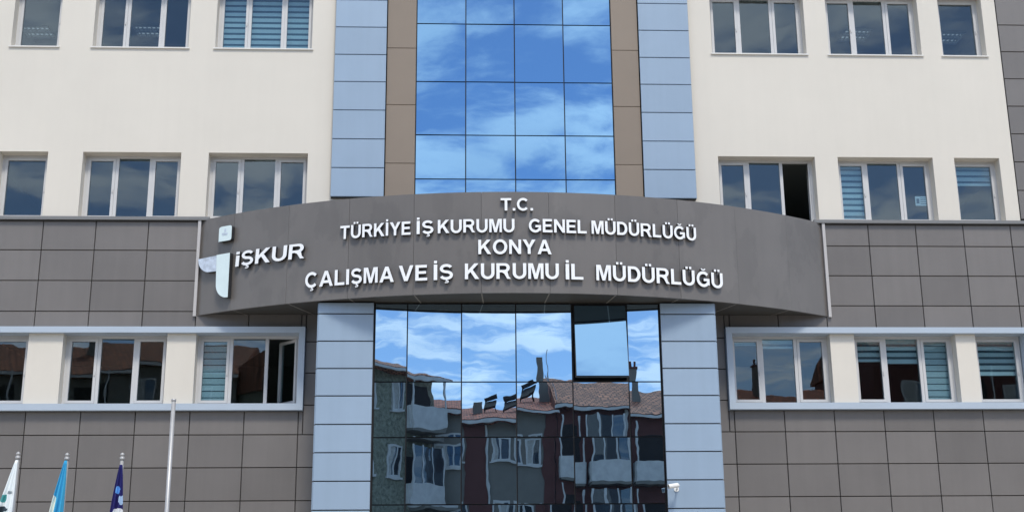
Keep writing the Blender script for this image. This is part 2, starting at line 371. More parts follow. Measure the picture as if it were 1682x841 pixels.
# louvred ceiling lights hanging in some of the rooms
M['louvre'] = mat('louvre_white', (.6, .6, .6), .4, .0)
LT = bpy.data.materials.new('lamp_tube'); LT.use_nodes = True; LT.node_tree.nodes['Principled BSDF'].inputs['Emission Color'].default_value = (.9, .95, 1, 1); LT.node_tree.nodes['Principled BSDF'].inputs['Emission Strength'].default_value = .15
for lx, ly, lz in ((-10.6, 2.9, 14.3), (-8.1, 2.8, 14.3), (8.0, 2.6, 14.3), (10.2, 2.7, 14.3), (-7.5, .85, 10.62), (-5.0, .9, 10.62), (6.9, 1.6, 10.7)):
    s = MB()
    for i in range(7): s.box(lx-.3+i*.1-.006, lx-.3+i*.1+.006, ly-.3, ly+.3, lz, lz+.05)
    for i in range(3): s.box(lx-.31, lx+.31, ly-.3+i*.28, ly-.26+i*.28, lz-.001, lz+.051)
    g = s.build('ceiling_light', M['louvre'], B, (lx, ly, lz))
    s = MB()
    for i in range(4): s.box(lx-.28, lx+.28, ly-.24+i*.15, ly-.215+i*.15, lz+.055, lz+.08)
    s.build('tube', LT, g, (lx, ly, lz))

# ------------------------------------------------------------------ upper glass tower between blue columns
def curtain(name, xs, zs, y, mt, skip=None, gap=.022, tilt=.006):
    C = empty(name, (0, y, zs[0]), B)
    for a, b in zip(xs, xs[1:]):
        for c, d in zip(zs, zs[1:]):
            if skip and skip(a, b, c, d): continue
            o = MB().box(a+gap/2, b-gap/2, y, y+.03, c+gap/2, d-gap/2).build('pane', mt, C, ((a+b)/2, y, (c+d)/2))
            o.rotation_euler = (random.uniform(-1, 1)*tilt, 0, random.uniform(-1, 1)*tilt)
    for x in xs: MB().box(x-.028, x+.028, y+.034, y+.13, zs[0], zs[-1]).build('mullion', M['black'], C, (x, y, zs[0]))
    for z_ in zs: MB().box(xs[0], xs[-1], y+.036, y+.12, z_-.03, z_+.03).build('transom', M['black'], C, (0, y, z_))
    return C
curtain('upper_curtain_wall', [-1.965, -.965, .025, 1.025, 2.005], [9.03, 9.867, 10.794, 11.94, 13.216, 14.45, 15.6, 16.6], -.02, M['mirror'])
MB().box(-1.99, 2.03, .115, .30, 8.9, 17.1).build('curtain_backing', M['black'], B)
UCZ = [9.46, 10.06, 10.663, 11.275, 11.885, 12.475, 13.078, 13.684, 14.29, 14.896, 15.5, 16.108, 16.714, 17.3]
BRZ = [8.95, 10.177, 11.418, 12.651, 13.885, 15.12, 16.35, 17.3]
for sd in (-1, 1):
    a, b = (2.565, 3.615)
    x0, x1 = (a, b) if sd > 0 else (-b, -a)
    MB().box(x0+.012, x1-.012, -.085, .29, 9.455, 17.3).build('column_core', M['joint'], B)
    for c, d in zip(UCZ, UCZ[1:]): panel('column_panel', x0, x1, c, d, -.115, .03, M['blue'], B)
    x0, x1 = (2.01, 2.56) if sd > 0 else (-2.56, -1.97)
    MB().box(x0+.004, x1-.004, -.03, .28, 8.9, 17.3).build('pilaster_core', M['joint'], B)
    for c, d in zip(BRZ, BRZ[1:]): panel('pilaster_panel', x0, x1, c, d, -.06, .029, M['brown'], B, gap=.008)
MB().box(-3.7, 3.7, -.15, 1.0, 17.302, 17.45).build('tower_coping', M['cornice'], B)

# ------------------------------------------------------------------ lower glass front between blue columns
YG = -1.02
LX = [-2.625, -2.035, -1.044, -.048, .981, 2.008, 2.60]; LZ = [.05, 1.2, 2.35, 3.46, 4.645, 5.647, 7.10]
OP = (.981, 2.008, 5.647, 7.10)
C = curtain('entrance_curtain_wall', LX, LZ, YG, M['mirror_low'], skip=lambda a, b, c, d: abs(a-OP[0]) < .01 and abs(c-OP[2]) < .01, tilt=.005)
# the top-hung vent swung open
hz = (0, YG-.03, OP[3]-.03)
V = MB(); V.box(OP[0]+.05, OP[1]-.03, YG-.03, YG-.012, OP[2]+.05, OP[3]-.04)
o = V.build('vent_pane', M['mirror'], C, hz); o.rotation_euler = (-R_(9.5), 0, 0); o['label'] = 'glass vent swung open at its foot'
V = bars(MB(), OP[0]+.035, OP[1]-.015, OP[2]+.03, OP[3]-.03, .045, YG-.011, YG+.03)
o = V.build('vent_frame', M['black'], C, hz); o.rotation_euler = (-R_(9.5), 0, 0)
MB().box(-2.66, 2.64, -.50, -.45, 0, 7.1).build('curtain_backing', M['black'], B)
LCZ = [7.105, 6.888, 6.378, 5.877, 5.379, 4.868, 4.368, 3.866, 3.365, 2.86, 2.357, 1.853, 1.35, .846, .343, .02]
for sd in (-1, 1):
    x0, x1 = (2.612, 3.640) if sd > 0 else (-3.660, -2.640)
    MB().box(x0+.012, x1-.012, -1.085, .04, 0, 7.105).build('column_core', M['joint'], B)
    for d, c in zip(LCZ, LCZ[1:]): panel('column_panel', x0, x1, c, d, -1.115, .03, M['blue'], B, gap=.02)
    xs = x0 if sd < 0 else x1
    for d, c in zip(LCZ, LCZ[1:]):
        o = bpy.data.objects.new('column_side_panel', panel_mesh(1.06, d-c-.02, .02, M['blue'])); link(o, B, (xs - sd*.0 + sd*.012, -.55, (c+d)/2)); o.rotation_euler = (0, 0, R_(90)*sd)

# ------------------------------------------------------------------ the curved canopy
RC, YC = 10.92, 9.07
def arc(u, r=RC): return (r*math.sin(u/RC), YC - r*math.cos(u/RC))
CZ0, CZ1 = 7.105, 9.0
CP = empty('canopy', (0, 0, CZ0), B)
ue = RC*math.asin(6.08/RC)
US = [-ue] + [-.08 + (i-4.5)*1.232 for i in range(10)] + [ue]
US = [u for u in US if -ue <= u <= ue]
for a, b in zip(US, US[1:]):
    g = .0025; n = 8; s = MB(); th = .045; c = .004
    us = [a+g + (b-a-2*g)*i/n for i in range(n+1)]
    for u, v in zip(us, us[1:]):
        A0, A1 = arc(u), arc(v); B0, B1 = arc(u, RC-th), arc(v, RC-th)
        s.quad((*A0, CZ0), (*A1, CZ0), (*A1, CZ1), (*A0, CZ1)); s.quad((*B1, CZ0), (*B0, CZ0), (*B0, CZ1), (*B1, CZ1))
        s.quad((*A0, CZ1), (*A1, CZ1), (*B1, CZ1), (*B0, CZ1)); s.quad((*B0, CZ0), (*B1, CZ0), (*A1, CZ0), (*A0, CZ0))
    for u in (us[0], us[-1]):
        A0, B0 = arc(u), arc(u, RC-th); s.quad((*A0, CZ0), (*A0, CZ1), (*B0, CZ1), (*B0, CZ0))
    cu = (a+b)/2; cxy = arc(cu)
    o = s.build('fascia_panel', M['fascia'], CP, (*cxy, CZ0), smooth=False)
    o.rotation_euler = (0, 0, random.uniform(-1, 1)*.004)
# dark liner behind the joints
s = MB(); n = 64; us = [-ue+.02 + (2*ue-.04)*i/n for i in range(n+1)]
for u, v in zip(us, us[1:]):
    A0, A1 = arc(u, RC-.05), arc(v, RC-.05); s.quad((*A0, CZ0+.01), (*A1, CZ0+.01), (*A1, CZ1-.01), (*A0, CZ1-.01))
s.build('fascia_liner', M['joint'], CP, (0, 0, CZ0))
# roof sheet
s = MB(); s.poly([(*arc(u, RC-.052), CZ1-.03) for u in us] + [(arc(us[-1])[0], .04, CZ1-.03), (arc(us[0])[0], .04, CZ1-.03)]); s.build('roof_sheet', M['cornice'], CP, (0, 0, CZ0))
# soffit sheets, split radially along the fascia joints, with light joint strips between
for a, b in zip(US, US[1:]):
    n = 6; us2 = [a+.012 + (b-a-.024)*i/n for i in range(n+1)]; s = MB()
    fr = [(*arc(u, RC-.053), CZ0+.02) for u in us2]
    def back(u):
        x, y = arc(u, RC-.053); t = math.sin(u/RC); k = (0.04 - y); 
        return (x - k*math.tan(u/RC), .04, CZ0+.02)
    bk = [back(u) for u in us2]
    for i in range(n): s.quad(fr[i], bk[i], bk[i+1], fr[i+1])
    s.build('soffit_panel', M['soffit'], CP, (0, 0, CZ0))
M['strip'] = mat('soffit_strip', (.34, .32, .29), .5, .05)
for u in US[1:-1]:
    x, y = arc(u, RC-.053); k = .04-y; x2 = x - k*math.tan(u/RC); s = MB(); wv = .011
    s.quad((x-wv, y, CZ0+.016), (x2-wv, .04, CZ0+.016), (x2+wv, .04, CZ0+.016), (x+wv, y, CZ0+.016)); s.build('soffit_strip', M['strip'], CP, (0, 0, CZ0))
# pale end strips where the canopy meets the wall
M['edge'] = mat('edge_trim', (.50, .48, .47), .4, .04)
for sd in (-1, 1): MB().box(sd*6.115-.028, sd*6.115+.028, -.055, .0, CZ0-.02, CZ1-.015).build('end_strip', M['edge'], CP, (sd*6.115, 0, CZ0))

# ------------------------------------------------------------------ lettering on the canopy
def ring(cx_, cy_, rx, ry, a0, a1, n=20): return [(cx_+rx*math.cos(R_(a0+(a1-a0)*i/n)), cy_+ry*math.sin(R_(a0+(a1-a0)*i/n))) for i in range(n+1)]
def rc(x0, y0, x1, y1): return ([(x0, y0), (x1, y0), (x1, y1), (x0, y1)], [])
def stroke(pts, w_):
    pts = [Vector(p) for p in pts]; l, r = [], []
    for i, p in enumerate(pts):
        d = (pts[min(i+1, len(pts)-1)] - pts[max(i-1, 0)]).normalized(); n_ = Vector((-d.y, d.x))*w_/2
        l.append(tuple(p+n_)); r.append(tuple(p-n_))
    return (l + r[::-1], [])
ST, BR = .205, .172         # stem and bar weight for a cap height of 1
def cedilla(cx_): return [stroke([(cx_, .03), (cx_+.02, -.055)], .07), stroke([(cx_-.045, -.07), (cx_+.03, -.068)] + ring(cx_+.03, -.125, .075, .058, 80, -90, 8) + [(cx_-.09, -.185)], .062)]
def dots(cx_): return [rc(cx_-.21, 1.07, cx_-.05, 1.22), rc(cx_+.05, 1.07, cx_+.21, 1.22)]
def gl_U():
    w_ = .87; o_ = [(0, 1), (0, .38)] + ring(w_/2, .38, w_/2, .395, 180, 360, 20)[1:] + [(w_, 1), (w_-ST, 1)] + ring(w_/2, .38, w_/2-ST, .225, 360, 180, 20) + [(ST, 1)]
    return [(o_, [])], w_
def gl_S():
    c_ = ring(.395, .715, .285, .205, 22, 262, 16) + ring(.395, .29, .30, .212, 78, -160, 18)
    return [stroke(c_, .175)], .79
def gl_C(w_=.93): return [stroke(ring(.49, .5, .395, .425, 42, 318, 26), .185)], w_
def G(ch):
    if ch == 'T': return [([(0, 1), (0, 1-BR), (.42-ST/2, 1-BR), (.42-ST/2, 0), (.42+ST/2, 0), (.42+ST/2, 1-BR), (.84, 1-BR), (.84, 1)], [])], .84
    if ch in 'Uu': return gl_U()
    if ch == 'Ü': g, w_ = gl_U(); return g + dots(w_/2), w_
    if ch == 'R':
        o_ = [(0, 0), (0, 1), (.52, 1)] + ring(.56, .715, .295, .285, 90, -60, 14) + [(.78, .17), (.93, 0), (.69, 0), (.50, .33), (.36, .415), (ST, .415), (ST, 0)]
        h = [(ST, .57), (.52, .57)] + ring(.53, .71, .125, .13, -80, 80, 8) + [(.52, .845), (ST, .845)]
        return [(o_, [h])], .9
    if ch == 'K': return [([(0, 0), (0, 1), (ST, 1), (ST, .56), (.61, 1), (.88, 1), (.50, .60), (.92, 0), (.66, 0), (.355, .455), (ST, .30), (ST, 0)], [])], .9
    if ch == 'I': return [rc(0, 0, ST, 1)], ST
    if ch == 'İ': return [rc(0, 0, ST, 1), rc(.015, 1.07, ST-.015, 1.24)], ST
    if ch == 'i': return [rc(0, 0, .22, .74), rc(0, .83, .22, 1.0)], .22
    if ch == 'Y': return [([(.46-ST/2, 0), (.46-ST/2, .42), (0, 1), (.25, 1), (.46, .62), (.67, 1), (.92, 1), (.46+ST/2, .42), (.46+ST/2, 0)], [])], .92
    if ch == 'E': return [([(0, 0), (0, 1), (.73, 1), (.73, 1-BR), (ST, 1-BR), (ST, .60), (.68, .60), (.68, .43), (ST, .43), (ST, BR), (.76, BR), (.76, 0)], [])], .76
    if ch == 'S': return gl_S()
    if ch == 'Ş': g, w_ = gl_S(); return g + cedilla(.41), w_
    if ch == 'M': return [([(0, 0), (0, 1), (.30, 1), (.49, .32), (.68, 1), (.98, 1), (.98, 0), (.80, 0), (.80, .78), (.585, 0), (.395, 0), (.18, .78), (.18, 0)], [])], .98
    if ch == 'N': return [([(0, 0), (0, 1), (.195, 1), (.66, .34), (.66, 1), (.85, 1), (.85, 0), (.655, 0), (.19, .66), (.19, 0)], [])], .85
    if ch == 'L': return [([(0, 0), (0, 1), (ST, 1), (ST, BR), (.71, BR), (.71, 0)], [])], .71
    if ch == 'D':
        o_ = [(0, 0), (0, 1), (.40, 1)] + ring(.40, .5, .46, .5, 90, -90, 22) + [(.40, 0)]
        h = [(ST, BR), (.37, BR)] + ring(.38, .5, .27, .33, -90, 90, 18) + [(.37, 1-BR), (ST, 1-BR)]
        return [(o_, [h])], .86
    if ch == 'O': return [(ring(.51, .5, .51, .52, 0, 360, 36)[:-1], [ring(.51, .5, .305, .345, 0, 360, 36)[:-1]])], 1.02
    if ch == 'A': return [([(0, 0), (.385, 1), (.615, 1), (1.0, 0), (.78, 0), (.70, .215), (.30, .215), (.22, 0)], [[(.36, .385), (.64, .385), (.5, .77)]])], 1.0
    if ch == 'V': return [([(0, 1), (.355, 0), (.575, 0), (.93, 1), (.71, 1), (.465, .25), (.22, 1)], [])], .93
    if ch == 'C': return gl_C()
    if ch == 'Ç': g, w_ = gl_C(); return g + cedilla(.5), w_
    if ch in 'GĞ':
        g = [stroke(ring(.50, .5, .405, .425, 42, 330, 28), .185), ([(.52, .375), (.52, .545), (.955, .545), (.955, .12), (.78, .12), (.78, .375)], [])]
        if ch == 'Ğ': g.append(stroke(ring(.5, 1.235, .155, .13, 200, 340, 10), .075))
        return g, .97
    if ch == '.': return [rc(0, 0, .2, .2)], .2
def letter(pieces, fmap, parent, org, mt=None, depth=.055, off=.02):
    """extrude the flat outlines and wrap them onto the curved fascia"""
    s = MB()
    for pi, (o_, hs) in enumerate(pieces):
        df = off + depth + pi*.0016
        loops = [o_] + hs; flat = [p for lp in loops for p in lp]
        k = len(s.v)
        s.v += [fmap(x, z_, df) for x, z_ in flat]; kb = len(s.v); s.v += [fmap(x, z_, off) for x, z_ in flat]
        for t in tessellate_polygon([[Vector((x, z_, 0)) for x, z_ in lp] for lp in loops]):
            a, b, c = [Vector((*flat[i], 0)) for i in t]
            if (b-a).cross(c-a).z < 0: t = t[::-1]
            s.f.append(tuple(k+i for i in t)); s.m.append(0)
        st = 0
        for lp in loops:
            n_ = len(lp)
            for i in range(n_):
                j = (i+1) % n_; s.f.append((k+st+i, k+st+j, kb+st+j, kb+st+i)); s.m.append(1)
            st += n_
    o = s.build('letter', [mt or M['white'], M['return']], parent, org)
    bm = bmesh.new(); bm.from_mesh(o.data); bm.normal_update(); bm.to_mesh(o.data); bm.free()
    return o
def fmap_at(u0, z0, sx_, sz_, shear=0):
    def f(x, z_, d):
        u = u0 + x*sx_ + shear*z_*sz_; X, Y = arc(u, RC+d); return (X, Y, z0 + z_*sz_)
    return f
def sign(label, words, z0, cap, track=.13):
    um = (words[0][1] + words[-1][2])/2; org = (*arc(um, RC+.02), z0)
    S_ = tag(empty('sign_lettering', org), label, 'sign', 'white letters on the canopy')
    for txt, u0, u1 in words:
        gs = [G(c) for c in txt]; nat = sum(g[1] for g in gs) + track*(len(gs)-1)
        if txt == 'T.C.': nat -= .1
        k = (u1-u0)/nat; x = 0
        for c, (pc, adv) in zip(txt, gs):
            letter(pc, fmap_at(u0 + x*k + random.uniform(-1, 1)*.003, z0 + random.uniform(-1, 1)*.002, k, cap), S_, org); x += adv + track
    return S_
sign('short white letters T.C. at the top of the canopy', [('T.C.', -.345, .218)], 8.62, .235)
sign('white lettering TÜRKİYE İŞ KURUMU GENEL MÜDÜRLÜĞÜ, second line on the canopy', [('TÜRKİYE', -3.30, -1.97), ('İŞ', -1.857, -1.554), ('KURUMU', -1.477, -.095), ('GENEL', .16, 1.21), ('MÜDÜRLÜĞÜ', 1.30, 3.325)], 8.212, .25)
sign('white lettering KONYA, third line on the canopy', [('KONYA', -.746, .563)], 7.805, .268)
sign('large white lettering ÇALIŞMA VE İŞ KURUMU İL MÜDÜRLÜĞÜ, lowest line on canopy', [('ÇALIŞMA', -3.965, -2.262), ('VE', -2.175, -1.658), ('İŞ', -1.545, -1.195), ('KURUMU', -.987, .688), ('İL', .81, 1.129), ('MÜDÜRLÜĞÜ', 1.368, 3.836)], 7.345, .288)
# logo at the end of the canopy
org = (*arc(-5.75, RC+.02), 7.35)
LG = tag(empty('logo_sign', org), 'white logo emblem with letters iŞKUR beside the end of the canopy', 'sign')
gs = [G(c) for c in 'iŞKUR']; k = 1.48/(sum(g[1] for g in gs)+.12*4); x = 0
for pc, adv in gs: letter(pc, fmap_at(-5.49+x*k, 7.915, k, .285, .06), LG, org, depth=.06); x += adv+.12
fm = fmap_at(0, 0, 1, 1)
def emblem(name, pts, mt, depth=.085):
    o = letter([(pts, [])], fm, LG, org, mt, depth); o.name = name; return o
emblem('emblem_dot', [(-5.90, 8.452)] + ring(-5.64, 8.49, .045, .04, -90, 0, 4) + ring(-5.64, 8.705, .045, .04, 0, 90, 4) + [(-5.84, 8.745)] + ring(-5.855, 8.70, .045, .04, 90, 180, 4), M['logo'])
emblem('emblem_stem', [(-5.60, 8.195), (-5.92, 8.195), (-5.90, 7.62)] + ring(-5.62, 7.62, .28, .285, 180, 265, 10) + [(-5.60, 7.335)], M['logo'], .095)
M['logo_mark'] = mat('logo_print', (.55, .62, .72), .35, .35, 9)
emblem('emblem_wing', [(-5.925, 8.195), (-6.41, 8.185)] + ring(-6.06, 8.185, .34, .30, 185, 255, 8) + [(-5.93, 7.885)], M['logo_mark'], .07)
sm = MB()
for i, (u, z_, a, b) in enumerate(((-5.75, 8.66, .02, .03), (-5.79, 8.60, .035, .012), (-5.72, 8.60, .03, .012), (-5.75, 8.575, .06, .008))):
    X0, Y0 = arc(u-a, RC+.1075); X1, Y1 = arc(u+a, RC+.1075); sm.quad((X0, Y0, z_-b), (X1, Y1, z_-b), (X1, Y1, z_+b), (X0, Y0, z_+b))
sm.build('emblem_print', M['logo_mark'], LG, org)

# ------------------------------------------------------------------ small things
# notice stuck in a window
nx, nz, ny = 8.26, 9.56, YW+.034
s = MB().box(nx-.125, nx+.125, ny+.003, ny+.006, nz-.1, nz+.1)
s.build('paper_notice', mat('paper', (.8, .84, .88), .7, .02)); P_ = bpy.data.objects['paper_notice']; tag(P_, 'white paper notice stuck to the glass of an upper window', 'notice')
s = MB()
for i in range(4): s.box(nx-.02, nx+.1, ny, ny+.0025, nz+.055-i*.04, nz+.067-i*.04)
s.box(nx-.1, nx-.045, ny, ny+.0025, nz-.05, nz+.05); s.build('print', mat('print_grey', (.12, .16, .22), .7), P_)
# security camera on the blue column
cx0, cy0, cz0 = 2.70, -1.36, 3.735
CM = tag(empty('security_camera', (2.76, -1.118, 3.74)), 'small white bullet security camera on the blue entrance column', 'camera')
d = Vector((-.93, -.25, -.16)).normalized(); c0 = Vector((cx0, cy0, cz0))
MB().tube([c0+d*.085, c0-d*.09], .035, 16).build('body', M['plastic'], CM, (cx0, cy0, cz0), True)
MB().tube([c0+d*.087, c0+d*.096], .028, 16).build('lens', M['lens'], CM, (cx0, cy0, cz0), True)
s = MB(); s.tube([c0+d*.11+Vector((0, 0, .006)), c0-d*.07+Vector((0, 0, .006))], .041, 16, False); s.build('sunshield', M['plastic'], CM, (cx0, cy0, cz0), True)
s = MB().tube([c0-d*.05-Vector((0, 0, .03)), c0-d*.07+Vector((.01, .10, -.05)), Vector((2.78, -1.135, 3.70))], .014, 10); s.build('bracket', M['plastic'], CM, (cx0, cy0, cz0), True)
s = MB().tube([(2.78, -1.135, 3.70), (2.78, -1.116, 3.70)], .045, 16); s.build('base_plate', M['plastic'], CM, (cx0, cy0, cz0))

# flagpoles and flags in the forecourt
def pole(x, h, r, label, ball=.036):
    F = tag(empty('flagpole', (x, -2.5, 0)), label, 'flagpole', 'flagpoles before the facade')
    MB().tube([(x, -2.5, 0), (x, -2.5, h-.03)], [r*1.1, r], 16).build('pole', M['steel'], F, (x, -2.5, 0), True)
    MB().tube([(x, -2.5, 0), (x, -2.5, .04)], .11, 20).build('base_plate', M['steel'], F, (x, -2.5, 0))
    if ball:
        s = MB(); n = 8
        pts = [(x, -2.5, h-.03 - ball*.2 + ball*2*i/n) for i in range(n+1)]; s.tube(pts, [max(.004, ball*math.sin(math.pi*(i+.35)/(n+.7))) for i in range(n+1)], 16); s.build('finial', M['steel'], F, (x, -2.5, 0), True)
        MB().tube([(x, -2.5, h-.085), (x, -2.5, h-.045)], r*1.35, 14).build('collar', M['steel'], F, (x, -2.5, 0), True)
    else: MB().tube([(x, -2.5, h-.035), (x, -2.5, h)], r*1.12, 14).build('cap', M['steel'], F, (x, -2.5, 0), True)
    return F
pole(-5.862, 5.10, .036, 'tall bare steel flagpole standing nearest the entrance column', 0)
pole(-8.342, 4.20, .030, 'thin steel flagpole carrying the white flag'); pole(-7.545, 4.18, .030, 'thin steel flagpole carrying the sky blue flag'); pole(-6.645, 4.18, .030, 'thin steel flagpole carrying the navy flag')
def flag_mat(name, base, marks):
    Mt = mat(name, base, .7, .03, 5); t = Mt.node_tree; b = t.nodes['Principled BSDF']; nn = t.nodes.new; ln = t.links.new
    prev = b.inputs['Base Color'].links[0].from_socket; tcx = nn('ShaderNodeTexCoord')
    for (x, z_, rx, rz, c) in marks:
        mp = nn('ShaderNodeMapping'); mp.vector_type = 'POINT'; mp.inputs['Scale'].default_value = (1/rx, 0, 1/rz); mp.inputs['Location'].default_value = (-x/rx, 0, -z_/rz)
        ln(tcx.outputs['Object'], mp.inputs[0]); nz_ = nn('ShaderNodeTexNoise'); nz_.inputs['Scale'].default_value = 14; ln(tcx.outputs['Object'], nz_.inputs['Vector'])
        le = nn('ShaderNodeVectorMath'); le.operation = 'LENGTH'; ln(mp.outputs[0], le.inputs[0])
        ad = nn('ShaderNodeMath'); ad.operation = 'ADD'; ln(le.outputs['Value'], ad.inputs[0]); ln(nz_.outputs['Fac'], ad.inputs[1])
        lt = nn('ShaderNodeMath'); lt.operation = 'LESS_THAN'; ln(ad.outputs[0], lt.inputs[0]); lt.inputs[1].default_value = 1.5
        mx = nn('ShaderNodeMix'); mx.data_type = 'RGBA'; ln(lt.outputs[0], mx.inputs[0]); ln(prev, mx.inputs[6]); mx.inputs[7].default_value = (*c, 1); prev = mx.outputs[2]
    ln(prev, b.inputs['Base Color']); b.inputs['Specular IOR Level'].default_value = .2
    return Mt
def flag(x, ztop, wl, wr, mt, label, ph):
    """limp cloth hanging in folds from its upper corner"""
    s = MB(); nu, nz = 28, 26; H = 1.75
    for j in range(nz+1):
        t = j/nz; z_ = ztop - H*t; e = min(1, t/.62); sp = e**.9
        a = -.018 - wl*sp; b = .02 + wr*sp
        for i in range(nu+1):
            q = i/nu; amp = .014 + .085*min(1, t*2)
            s.v.append((x + a + (b-a)*q + .01*math.sin(9*t+ph+q*5)*t, -2.54 - amp*(.6+.5*math.sin(q*15+ph+1.1*t)) - .03*math.sin(math.pi*q)*t, z_ - .05*math.sin(q*6+ph)*t))
    for j in range(nz):
        for i in range(nu):
            k = j*(nu+1)+i; s.f.append((k, k+nu+1, k+nu+2, k+1)); s.m.append(0)
    o = s.build('flag', mt, None, (x, -2.54, ztop), True); md = o.modifiers.new('thickness', 'SOLIDIFY'); md.thickness = .004
    return tag(o, label, 'flag', 'flags on the forecourt poles')
flag(-8.342, 4.09, .26, .02, flag_mat('flag_white', (.82, .87, .89), [(-.13, -.62, .06, .06, (.08, .35, .36)), (-.05, -.53, .03, .03, (.25, .3, .33)), (-.13, -.80, .07, .06, (.04, .06, .08))]), 'limp white flag with teal emblem hanging from a thin pole', 0)
flag(-7.545, 4.08, .20, .02, flag_mat('flag_sky', (.06, .40, .66), [(-.15, -.70, .05, .15, (.80, .86, .78))]), 'limp sky blue flag with pale patch hanging from a thin pole', 1.7)
flag(-6.645, 4.01, .14, .10, flag_mat('flag_navy', (.02, .02, .13), [(-.01, -.42, .045, .06, (.12, .35, .75)), (.06, -.58, .05, .07, (.4, .55, .75)), (.02, -.76, .08, .05, (.75, .78, .8))]), 'limp navy blue flag with light emblem hanging from a pole', 3.1)

# ------------------------------------------------------------------ apartment houses across the street (mirrored in the glass)
M['roof_tile'] = mat('roof_tile_red', (.55, .17, .10), .8, .35, 5, bump=.03, bscale=9)
M['roof_brown'] = mat('roof_tile_brown', (.46, .19, .11), .8, .35, 5, bump=.03, bscale=9)
for mm in ('roof_tile', 'roof_brown'):
    t = M[mm].node_tree; b = t.nodes['Principled BSDF']; prev = b.inputs['Base Color'].links[0].from_socket
    g_ = t.nodes.new('ShaderNodeNewGeometry'); mp = t.nodes.new('ShaderNodeMapping'); mp.inputs['Rotation'].default_value = (R_(0), 0, 0); mp.inputs['Scale'].default_value = (1, 1, 1)
    bk = t.nodes.new('ShaderNodeTexBrick'); bk.inputs['Scale'].default_value = 1; bk.inputs['Brick Width'].default_value = .26; bk.inputs['Row Height'].default_value = .34; bk.inputs['Mortar Size'].default_value = .035
    bk.inputs['Color1'].default_value = (.55, .55, .55, 1); bk.inputs['Color2'].default_value = (1.25, 1.2, 1.1, 1); bk.inputs['Mortar'].default_value = (.25, .25, .25, 1)
    t.links.new(g_.outputs['Position'], mp.inputs[0]); t.links.new(mp.outputs[0], bk.inputs['Vector'])
    mx = t.nodes.new('ShaderNodeMix'); mx.data_type = 'RGBA'; mx.blend_type = 'MULTIPLY'; mx.inputs[0].default_value = 1; t.links.new(prev, mx.inputs[6]); t.links.new(bk.outputs['Color'], mx.inputs[7]); t.links.new(mx.outputs[2], b.inputs['Base Color'])
M['apt_green'] = mat('stipple_render', (.24, .25, .19), .95, .6, 6, bump=.02, bscale=18)
M['apt_grey'] = mat('apartment_render_grey', (.21, .20, .175), .9, .1, 2)
M['apt_brick'] = mat('apartment_render_maroon', (.13, .05, .042), .9, .15, 2)
M['apt_white'] = mat('balcony_white', (.62, .62, .60), .8, .15, 3)
M['curtain'] = mat('net_curtain', (.45, .45, .42), .9, .25, 9)
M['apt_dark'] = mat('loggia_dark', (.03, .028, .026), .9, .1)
M['apt_glass'] = glass_mat('apartment_glass', None, (.7, .8, .9), .12, dark=(.03, .04, .05))
YA = -40.0
def house(label, x0, x1, ze, zr, mw_, mroof, y=YA, dep=11, pivot=None, ov=.55):
    H = tag(empty('apartment_house', (*pivot, 0) if pivot else ((x0+x1)/2, y-dep/2, 0)), label, 'building', 'apartment houses across the street')
    MB().box(x0, x1, y-dep, y, 0, ze).build('wall', mw_, H)
    s = MB(); a, b, c, d = x0-ov*.3, x1+ov*.3, y-dep-ov, y+ov; hy = (c+d)/2; t = .16
    s.poly([(a, d, ze), (a, hy, zr), (b, hy, zr), (b, d, ze)]); s.poly([(a, c, ze), (b, c, ze), (b, hy, zr), (a, hy, zr)])
    s.poly([(a, d, ze-t), (b, d, ze-t), (b, c, ze-t), (a, c, ze-t)]); s.poly([(a, d, ze-t), (a, d, ze), (b, d, ze), (b, d, ze-t)]); s.poly([(a, c, ze-t), (b, c, ze-t), (b, c, ze), (a, c, ze)])
    s.poly([(a, d, ze-t), (a, c, ze-t), (a, c, ze), (a, hy, zr), (a, d, ze)]); s.poly([(b, c, ze-t), (b, d, ze-t), (b, d, ze), (b, hy, zr), (b, c, ze)])
    rf = s.build('roof', mroof, H)
    MB().box(a, b, d+.002, d+.10, ze-.2, ze-.06).build('gutter', M['apt_white'], rf)
    return H, rf
def awin(H, x0, x1, z0, z1, y=YA, n=2):
    s = MB(); bars(s, x0, x1, z0, z1, .09, y, y+.06)
    for i in range(1, n): q = x0+(x1-x0)*i/n; s.box(q-.04, q+.04, y, y+.058, z0+.09, z1-.09)
    f = s.build('window', M['apt_white'], H); MB().box(x0+.05, x1-.05, y+.002, y+.02, z0+.05, z1-.05).build('pane', M['apt_glass'], f)
    k = (x1-x0)*random.choice((.22, .35, .5)); MB().box(x0+.09, x0+.09+k, y+.0205, y+.024, z0+.09, z1-.09).build('curtain', M['curtain'], f)
    MB().box(x0-.1, x1+.1, y+.001, y+.14, z0-.1, z0-.003).build('sill', M['apt_white'], f)
def balcony(H, x0, x1, z, y=YA, out_=1.1, glazed=False):
    Bc = empty('balcony', ((x0+x1)/2, y, z), H)
    MB().box(x0, x1, y+.002, y+out_, z-.14, z).build('slab', M['apt_grey'], Bc)
    MB().box(x0, x1, y+out_-.1, y+out_+.002, z+.002, z+.95).build('parapet', M['apt_white'], Bc)
    for q in (x0, x1): MB().box(q-.05, q+.05, y+.003, y+out_-.102, z+.002, z+.95).build('parapet', M['apt_white'], Bc)
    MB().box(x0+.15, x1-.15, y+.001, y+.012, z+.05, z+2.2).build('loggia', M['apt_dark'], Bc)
    s = MB()
    for q in ([x0+.05, x1-.05] + ([x0+(x1-x0)*i/3 for i in (1, 2)] if glazed else [])): s.box(q-.04, q+.04, y+out_-.08, y+out_-.02, z+.952, z+2.75)
    s.build('post', M['apt_white'], Bc)
    if glazed: MB().box(x0+.06, x1-.06, y+out_-.055, y+out_-.045, z+.953, z+2.7).build('pane', M['apt_glass'], Bc)
